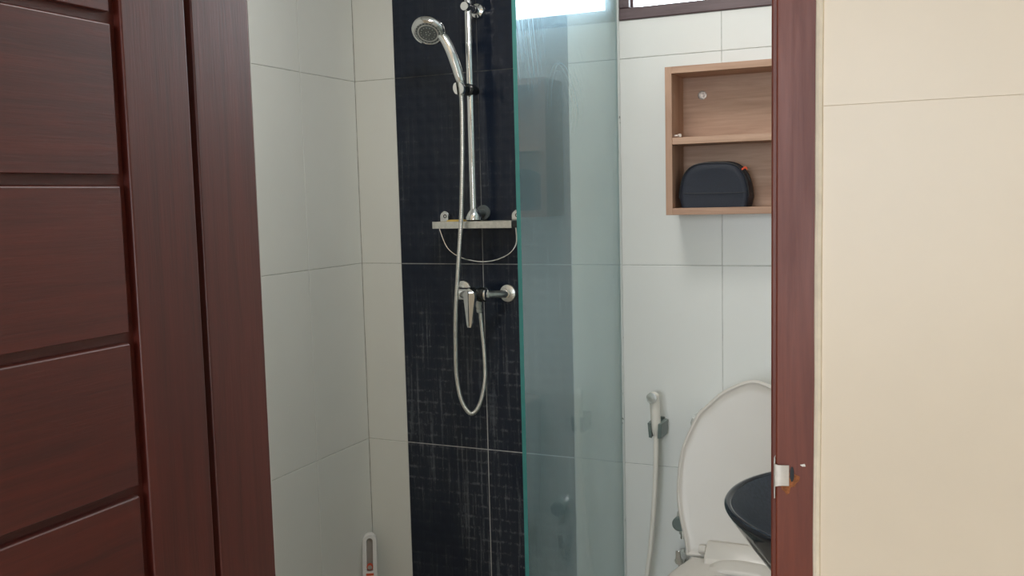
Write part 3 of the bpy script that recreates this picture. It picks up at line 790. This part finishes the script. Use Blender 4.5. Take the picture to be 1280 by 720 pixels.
# ------------------------------------------------------------------ toilet
to = thing('toilet', 'white ceramic toilet with its oval lid raised against the cistern', 'toilet')
TX = -0.440
def sup(a, n): return (math.copysign(abs(math.cos(a)) ** n, math.cos(a)), math.copysign(abs(math.sin(a)) ** n, math.sin(a)))
def oval(cx, cy, rx, ry0, ry1, z, n=40, e=0.85):
    out = []
    for k in range(n):
        u, v = sup(2 * math.pi * k / n, e)
        out.append((cx + u * rx, cy + v * (ry1 if v > 0 else ry0), z))
    return out
b = MB()
b.loft([oval(TX, 2.36, .125, .22, .30, 0.0), oval(TX, 2.36, .120, .21, .30, 0.05), oval(TX, 2.34, .115, .20, .30, 0.16), oval(TX, 2.33, .150, .25, .25, 0.28),
        oval(TX, 2.31, .178, .31, .22, 0.38), oval(TX, 2.30, .185, .33, .225, 0.422), oval(TX, 2.30, .180, .325, .22, 0.434), oval(TX, 2.24, .135, .23, .15, 0.434), oval(TX, 2.24, .125, .21, .13, 0.39), oval(TX, 2.26, .06, .09, .09, 0.22)])
b.build('bowl', M['ceramic'], to, smooth=60)
def rounded(x0, x1, y0, y1, z, r, n=6):
    out = []
    for cx, cy, a0 in ((x1 - r, y1 - r, 0), (x0 + r, y1 - r, 90), (x0 + r, y0 + r, 180), (x1 - r, y0 + r, 270)):
        for k in range(n + 1):
            a = math.radians(a0 + 90 * k / n); out.append((cx + r * math.cos(a), cy + r * math.sin(a), z))
    return out
MB().loft([rounded(TX - .165, TX + .165, 2.545, 2.695, .40, .03), rounded(TX - .172, TX + .172, 2.535, 2.70, .55, .03), rounded(TX - .176, TX + .176, 2.53, 2.70, .765, .03)]).build('cistern', M['ceramic'], to)
cl = MB().loft([rounded(TX - .180, TX + .180, 2.525, 2.704, .766, .032), rounded(TX - .182, TX + .182, 2.522, 2.705, .780, .034), rounded(TX - .178, TX + .178, 2.526, 2.702, .794, .034), rounded(TX - .162, TX + .162, 2.54, 2.69, .799, .03)]).build('cistern_lid', M['ceramic'], to)
MB().lathe((TX, 2.62, .798), (0, 0, 1), [(0.022, 0), (0.022, .004), (0.019, .006)], 24).build('flush_button', M['chrome'], cl)

# lid outline: half width against distance from the hinge
prof = [(0.0, .166), (0.030, .173), (.055, .180), (.083, .187), (.115, .1925), (.150, .1960), (.208, .1945), (.245, .190), (.273, .184), (.317, .167), (.361, .145), (.388, .119), (.415, .092), (.434, .063), (.448, .035), (.4555, .012)]
prof = [(0.0, .164), (0.006, .1665)] + [(s + .018, w) for s, w in prof]
pr = smooth_path([(w, s, 0) for s, w in prof], 3)
outl = [(p.x, p.y) for p in pr]
outl = outl + [(0.0, .4745)] + [(-x, y) for x, y in reversed(outl)]
def inset_outline(d):
    n = len(outl); res = []
    for i, (x, y) in enumerate(outl):
        ax, ay = outl[max(i - 1, 0)]; bx, by = outl[min(i + 1, n - 1)]
        tx, ty = bx - ax, by - ay; l = math.hypot(tx, ty) or 1
        nx, ny = -ty / l, tx / l                      # points inwards for this winding
        yy = y + ny * d
        if i in (0, n - 1): nx, yy = (-1 if i == 0 else 1), y + d
        res.append((x + nx * d, max(yy, d)))
    return res
H0 = Vector((TX, 2.4208, 0.4503)); eu = Vector((1, 0, 0)); es = Vector((0, .08, .447)).normalized(); en = Vector((0, -es.z, es.y))   # en faces the camera side
def lp(xy, d, inset=0): return [H0 + eu * x + es * y + en * d for x, y in inset_outline(inset)]
lid = MB().loft([lp(0, -.020, .030), lp(0, -.017, .012), lp(0, -.010, .002), lp(0, 0, 0), lp(0, .0035, .0012), lp(0, .005, .004), lp(0, .005, .0075), lp(0, .003, .0095), lp(0, .0015, .016), lp(0, -.0005, .03)])
lid.build('lid', M['seat_plastic'], to, smooth=45)
# seat: same outline lying flat over the bowl
S0 = Vector((TX, 2.406, 0.441)); ss = Vector((0, -1, 0)); sn = Vector((0, 0, 1))
def sp2(d, inset=0): return [S0 + eu * x * .90 + ss * y * .97 + sn * d for x, y in inset_outline(inset)]
hole = []
for i, (x, y) in enumerate(outl):
    f = i / (len(outl) - 1); a = math.pi * f
    hole.append((.105 * math.cos(a * 1.0) if True else 0, .255 + .15 * math.sin(a) if f not in (0, 1) else .255))
def seat_hole(d, gx, n=len(outl)):
    out = []
    for i in range(n):
        a = -math.pi / 2 + 0.001 + (2 * math.pi - 0.002) * i / (n - 1)
        out.append(S0 + eu * ((.112 + gx) * math.cos(a)) + ss * (.245 + (.160 + gx) * math.sin(a)) + sn * d)
    return out
seat = MB().loft([sp2(-.006, .004), sp2(0, 0), sp2(.010, .0005), sp2(.0165, .005), sp2(.019, .014), seat_hole(.020, .02), seat_hole(.016, .004), seat_hole(.006, 0), seat_hole(-.006, .004)], False, False, True)
seat.build('seat', M['seat_plastic'], to, smooth=50)
# hinge barrel with a moulded hump, and the lid's knuckles beside it
hb = MB(); rg = []
for x, g in ((TX - .106, .92), (TX - .102, 1.0), (TX + .102, 1.0), (TX + .106, .92)):
    rg.append([(x, 2.418 + dy * g, 0.468 + dz * g) for dy, dz in ((.022, -.028), (.024, .010), (.016, .027), (.000, .033), (-.016, .030), (-.030, .018), (-.050, .003), (-.058, -.008), (-.058, -.012))])
hb.loft(rg).build('hinge_cover', M['seat_plastic'], to, 0.002)
b = MB().lathe((TX - .126, 2.408, .478), (1, 0, 0), [(0.0105, 0), (0.0115, .0015), (0.0115, .017), (0.009, .018), (0.009, .022)], 20)
b.build('hinge_knuckle', M['seat_plastic'], to)
MB().lathe((TX + .126, 2.408, .478), (-1, 0, 0), [(0.0105, 0), (0.0115, .0015), (0.0115, .017), (0.009, .018), (0.009, .022)], 20).build('hinge_knuckle', M['seat_plastic'], to)
hm = MB(); rg = []
for t, q in ((0, .02), (.12, .55), (.25, .85), (.5, 1), (.75, .85), (.88, .55), (1, .02)):
    x = TX - .085 + .17 * t
    rg.append([(x, 2.366 + dy, 0.461 + dz * q) for dy, dz in ((.022, .004), (.014, .012), (0, .0165), (-.018, .014), (-.036, .007), (-.05, 0), (-.05, -.004), (.022, -.004))])
hm.loft(rg).build('hump', M['seat_plastic'], to, smooth=70)
rebase(to, (TX, 2.36, 0))

# ------------------------------------------------------------------ vanity and black glass basin
va = thing('vanity_counter', 'wall-hung stone counter under the black glass basin, mostly behind the door frame', 'counter')
boxo('slab', M['counter'], (-0.20, XR - .001, 1.30, 2.02, 0.665, 0.70), va, 0.003)
boxo('bracket', M['steel'], (-0.15, XR - .001, 1.40, 1.43, 0.56, 0.665), va)
boxo('bracket', M['steel'], (-0.15, XR - .001, 1.90, 1.93, 0.56, 0.665), va)
rebase(va, (0.1, 1.66, 0.56))
ba = thing('wash_basin', 'glossy black glass bowl basin cut off by the right door jamb', 'basin')
bc = (-0.0927, 1.6806, 0.70)
k = 0.2509
outer = [(0.085, 0), (0.105, .002), (0.132, .020), (0.178, .065), (0.214, .112), (0.239, .148), (0.2475, .160), (k, .166), (k + .0005, .170), (k - .002, .1735), (k - .007, .1745), (k - .0105, .1735), (k - .0125, .171)]
inner = [(0.229, .158), (0.204, .120), (0.162, .072), (0.112, .032), (0.05, .016), (0.022, .013)]
bw = MB().lathe(bc, (0, 0, 1), outer, 96, True, False).lathe(bc, (0, 0, 1), outer[-1:] + inner, 96, False, True, 1)
bw.build('bowl', [M['basin'], M['basin_inside']], ba, smooth=50)
MB().lathe((bc[0], bc[1], .7125), (0, 0, 1), [(0.023, 0), (0.023, .004), (0.018, .005), (0.008, .003)], 24).build('drain', M['chrome'], ba)
rebase(ba, bc)

# ------------------------------------------------------------------ white scrubber standing in the corner
br = thing('floor_scrubber', 'white plastic scrubber with slotted handle and orange details, standing in the corner', 'brush')
def bar_outline(hw, z0, z1, n=12):
    out = [(-hw * 1.1, z0), (hw * 1.1, z0)]
    for i in range(n + 1):
        a = math.pi * i / n; out.append((hw * math.cos(a), z1 - hw + hw * math.sin(a)))
    return out
fdir = Vector((0.50, -0.866, 0)); fr_ = Vector((0.866, 0.50, 0)); lean = Vector((0.03, 0.10, 1)).normalized()
B0 = Vector((-1.728, 2.610, 0.0)); tlt = Vector((-0.06, 0.14, 1.0))
def bp(u, v, d): return B0 + tlt * v + fr_ * u + fdir * d
ol = bar_outline(.0245, 0.025, 0.292)
hd_ = MB()
slot = [(-.0105, .172), (.0105, .172)] + [(.0105 * math.cos(math.pi * i / 12), .268 + .0105 * math.sin(math.pi * i / 12)) for i in range(13)]
front_o = [bp(u, v, .010) for u, v in ol]; front_i = [bp(u * .9, v - (.002 if v > .1 else 0), .014) for u, v in ol]
hd_.loft([[bp(u * .9, v, -.010) for u, v in ol], [bp(u, v, -.006) for u, v in ol], front_o, front_i, [bp(u, v, .0135) for u, v in slot], [bp(u * .92, v, .003) for u, v in slot]], True, False)
hdl = hd_.build('handle', M['white_plastic'], br, smooth=40)
MB().loft([[bp(u, v, .0028) for u, v in slot], [bp(u * .95, v, .0042) for u, v in slot]]).build('slot_inlay', M['slot_grey'], hdl)
cb = bp(0, .184, .004)
MB().lathe(cb, fdir, [(0.0108, 0), (0.0108, .011), (0.0085, .0122)], 24).build('orange_ring', M['orange'], hdl)
MB().lathe(cb, fdir, [(0.0078, .010), (0.0075, .0150), (0.0055, .0162)], 24).build('button', M['grey_button'], hdl)
for dv in (.160, .130):
    MB().loft([[bp(u, v + dv, .0125) for u, v in ((-.013, -.004), (.013, -.004), (.013, .004), (-.013, .004))], [bp(u, v + dv, .0158) for u, v in ((-.012, -.003), (.012, -.003), (.012, .003), (-.012, .003))]]).build('orange_mark', M['orange'], hdl)
MB().loft([[bp(u, .010 + v, d) for u, d in ((-.05, -.02), (.05, -.02), (.05, .03), (-.05, .03))] for v in (0.010, 0.038)]).build('brush_head', M['white_plastic'], br, 0.006, 3)
bl = MB()
for i in range(9):
    for j in range(4):
        p = bp(-.042 + i * .0105, 0, -.014 + j * .0125); bl.tube([(p.x, p.y, .001), (p.x, p.y, .024)], 0.0035, 6)
o = bl.build('bristles', M['orange'], br); o['kind'] = 'stuff'
rebase(br, B0)

# ------------------------------------------------------------------ added ceiling lamp, out of view, to brighten the bathroom
la = thing('added_ceiling_lamp', 'added round white flush ceiling lamp, out of view, brightening the bathroom', 'lamp')
MB().lathe((-0.80, 1.75, ZC), (0, 0, -1), [(0.24, 0), (0.24, .03), (0.225, .036)], 40).build('body', M['white_plastic'], la)
ld = bpy.data.lights.new('added_lamp_light', 'AREA'); ld.shape = 'DISK'; ld.size = 0.44; ld.energy = 9.5; ld.color = (1.0, 0.955, 0.90)
lo = bpy.data.objects.new('added_lamp_light', ld); C.objects.link(lo); lo.location = (-0.80, 1.75, ZC - .04); lo.parent = la
rebase(la, (-0.80, 1.75, ZC))

for o in bpy.data.objects:
    if '_base' in o: del o['_base']
